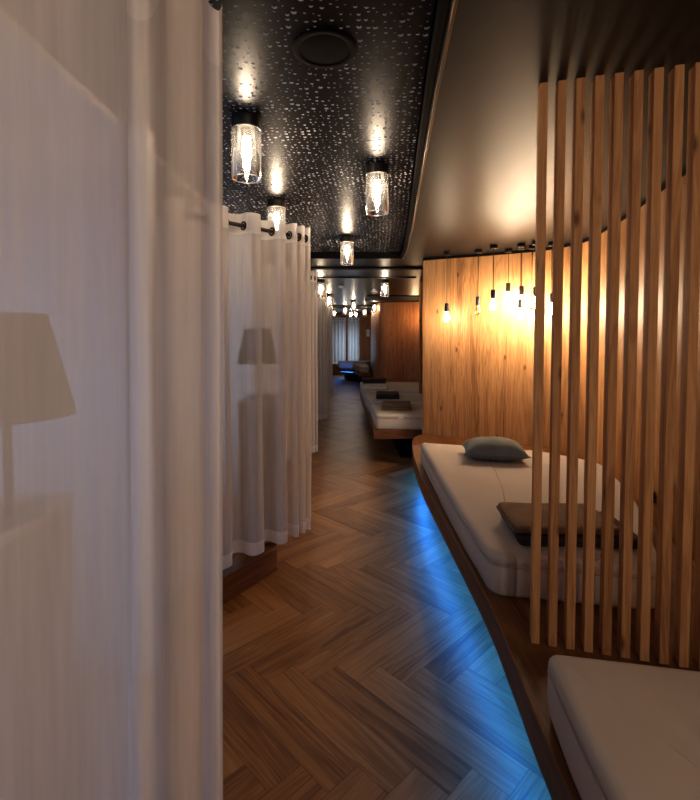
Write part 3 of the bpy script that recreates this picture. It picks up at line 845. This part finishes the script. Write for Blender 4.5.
folded('brown folded blanket on the nearest of the three far mattresses', 0.58, 5.86, ZM, R(-6), 0.36, 0.42, 0.06, 2, M['blanket'], seed=6)
folded('black folded blanket on the middle of the three far mattresses', 0.55, 6.86, ZM, R(-4), 0.34, 0.42, 0.07, 2, M['blanket_dark'], seed=7)
folded('rolled dark brown blanket on the rearmost of the three far mattresses', 0.46, 9.0, ZM, R(0), 0.46, 0.3, 0.09, 2, M['blanket_dark'], seed=8)
folded('white folded towel on the rearmost of the three far mattresses', 0.45, 8.15, ZM, R(-3), 0.40, 0.7, 0.03, 1, M['towel'], name='folded_towel', cat='towel', seed=9)

# ------------------------------------------------------------------ lights
def light(kind, name, loc, energy, col, size=0.1, rot=(0, 0, 0), sy=None):
    l = bpy.data.lights.new(name, kind); l.energy = energy; l.color = col
    if kind == 'AREA':
        l.size = size
        if sy: l.shape = 'RECTANGLE'; l.size_y = sy
    elif kind == 'POINT': l.shadow_soft_size = size
    o = bpy.data.objects.new(name, l); COL.objects.link(o); o.location = loc; o.rotation_euler = rot
    return o
# blue LED line under the platform edge
BL = (0.02, 0.24, 1.0)
for i in range(0, len(edge1) - 4, 4):
    a, b = edge1[i], edge1[i + 4]
    if b.y < 0.3: continue
    m_ = (a + b) / 2; d = b - a
    light('AREA', 'led_and_fill_light', (m_.x + 0.10, m_.y, PLAT - 0.135), 7.0 * d.length, BL, 0.03, (0, R(-6), math.atan2(d.y, d.x) - math.pi / 2), d.length)
light('AREA', 'led_and_fill_light', (-0.2, 15.2, PLAT + 0.25), 1.2, BL, 0.4, (R(80), 0, 0), 0.1)  # added blue fill above the deck, aimed at the far mattress ends
light('AREA', 'led_and_fill_light', (-0.45, 16.6, 0.25), 1, BL, 0.3, (0, 0, 0), 1.5)
# added fill lights behind the viewer, placed to brighten slats and curtain
for x, y, e in [(0.55, -1.0, 22), (0.2, -1.9, 14), (1.3, -1.4, 44)]:
    light('POINT', 'rear_fill_light', (x, y, STAR - 0.25), e, (1.0, 0.77, 0.58), 0.05)
# cool light inside the niches
for k, (dx, dy) in enumerate(zip(niche_x, niche_y)):
    light('AREA', 'niche_light', (-1.45 + dx, 1.15 + dy, 1.35), (9 if k == 0 else 9), ((0.34, 0.56, 1.0) if k == 0 else (0.62, 0.76, 1.0)), 0.9, (R(90), 0, 0), 1.2)
light('AREA', 'curtain_blue_fill', (-1.35, 0.78, 0.70), 2.6, (0.20, 0.50, 1.0), 0.4, (R(88), 0, R(-90)), 0.9)  # added blue fill, out of view, for the back of the front curtain
# pendants of the second niche, hidden by the curved wall
light('POINT', 'niche_pendant_light', (1.55, 11.2, 1.95), 14, (1.0, 0.66, 0.36), 0.05)
light('POINT', 'niche_pendant_light', (1.2, 8.2, 2.0), 1.2, (1.0, 0.7, 0.42), 0.05)
light('AREA', 'end_light', (-0.05, 18.1, 1.1), 14, (0.5, 0.72, 1.0), 0.8, (R(-90), 0, 0), 1.2)

w = bpy.data.worlds.new('world'); S.world = w; w.use_nodes = True
w.node_tree.nodes['Background'].inputs[0].default_value = (0.5, 0.55, 0.65, 1); w.node_tree.nodes['Background'].inputs[1].default_value = 0.01

# ------------------------------------------------------------------ camera
cam = bpy.data.cameras.new('camera'); co = bpy.data.objects.new('camera', cam); COL.objects.link(co)
co.location = (0, 0, EYE); co.rotation_euler = (R(90 - 2.2), 0, 0)
cam.sensor_width = 36; cam.sensor_fit = 'AUTO'; cam.lens = 470 / 800 * 36
cam.shift_y = -0.05743; cam.clip_start = 0.02
cam.dof.use_dof = True; cam.dof.focus_distance = 4.5; cam.dof.aperture_fstop = 7.0
S.camera = co
S.view_settings.view_transform = 'Standard'
S.view_settings.look = 'Medium High Contrast'
S.view_settings.exposure = -0.2
S.cycles.transparent_max_bounces = 24
S.cycles.max_bounces = 8
S.cycles.use_denoising = True
S.cycles.sample_clamp_indirect = 6
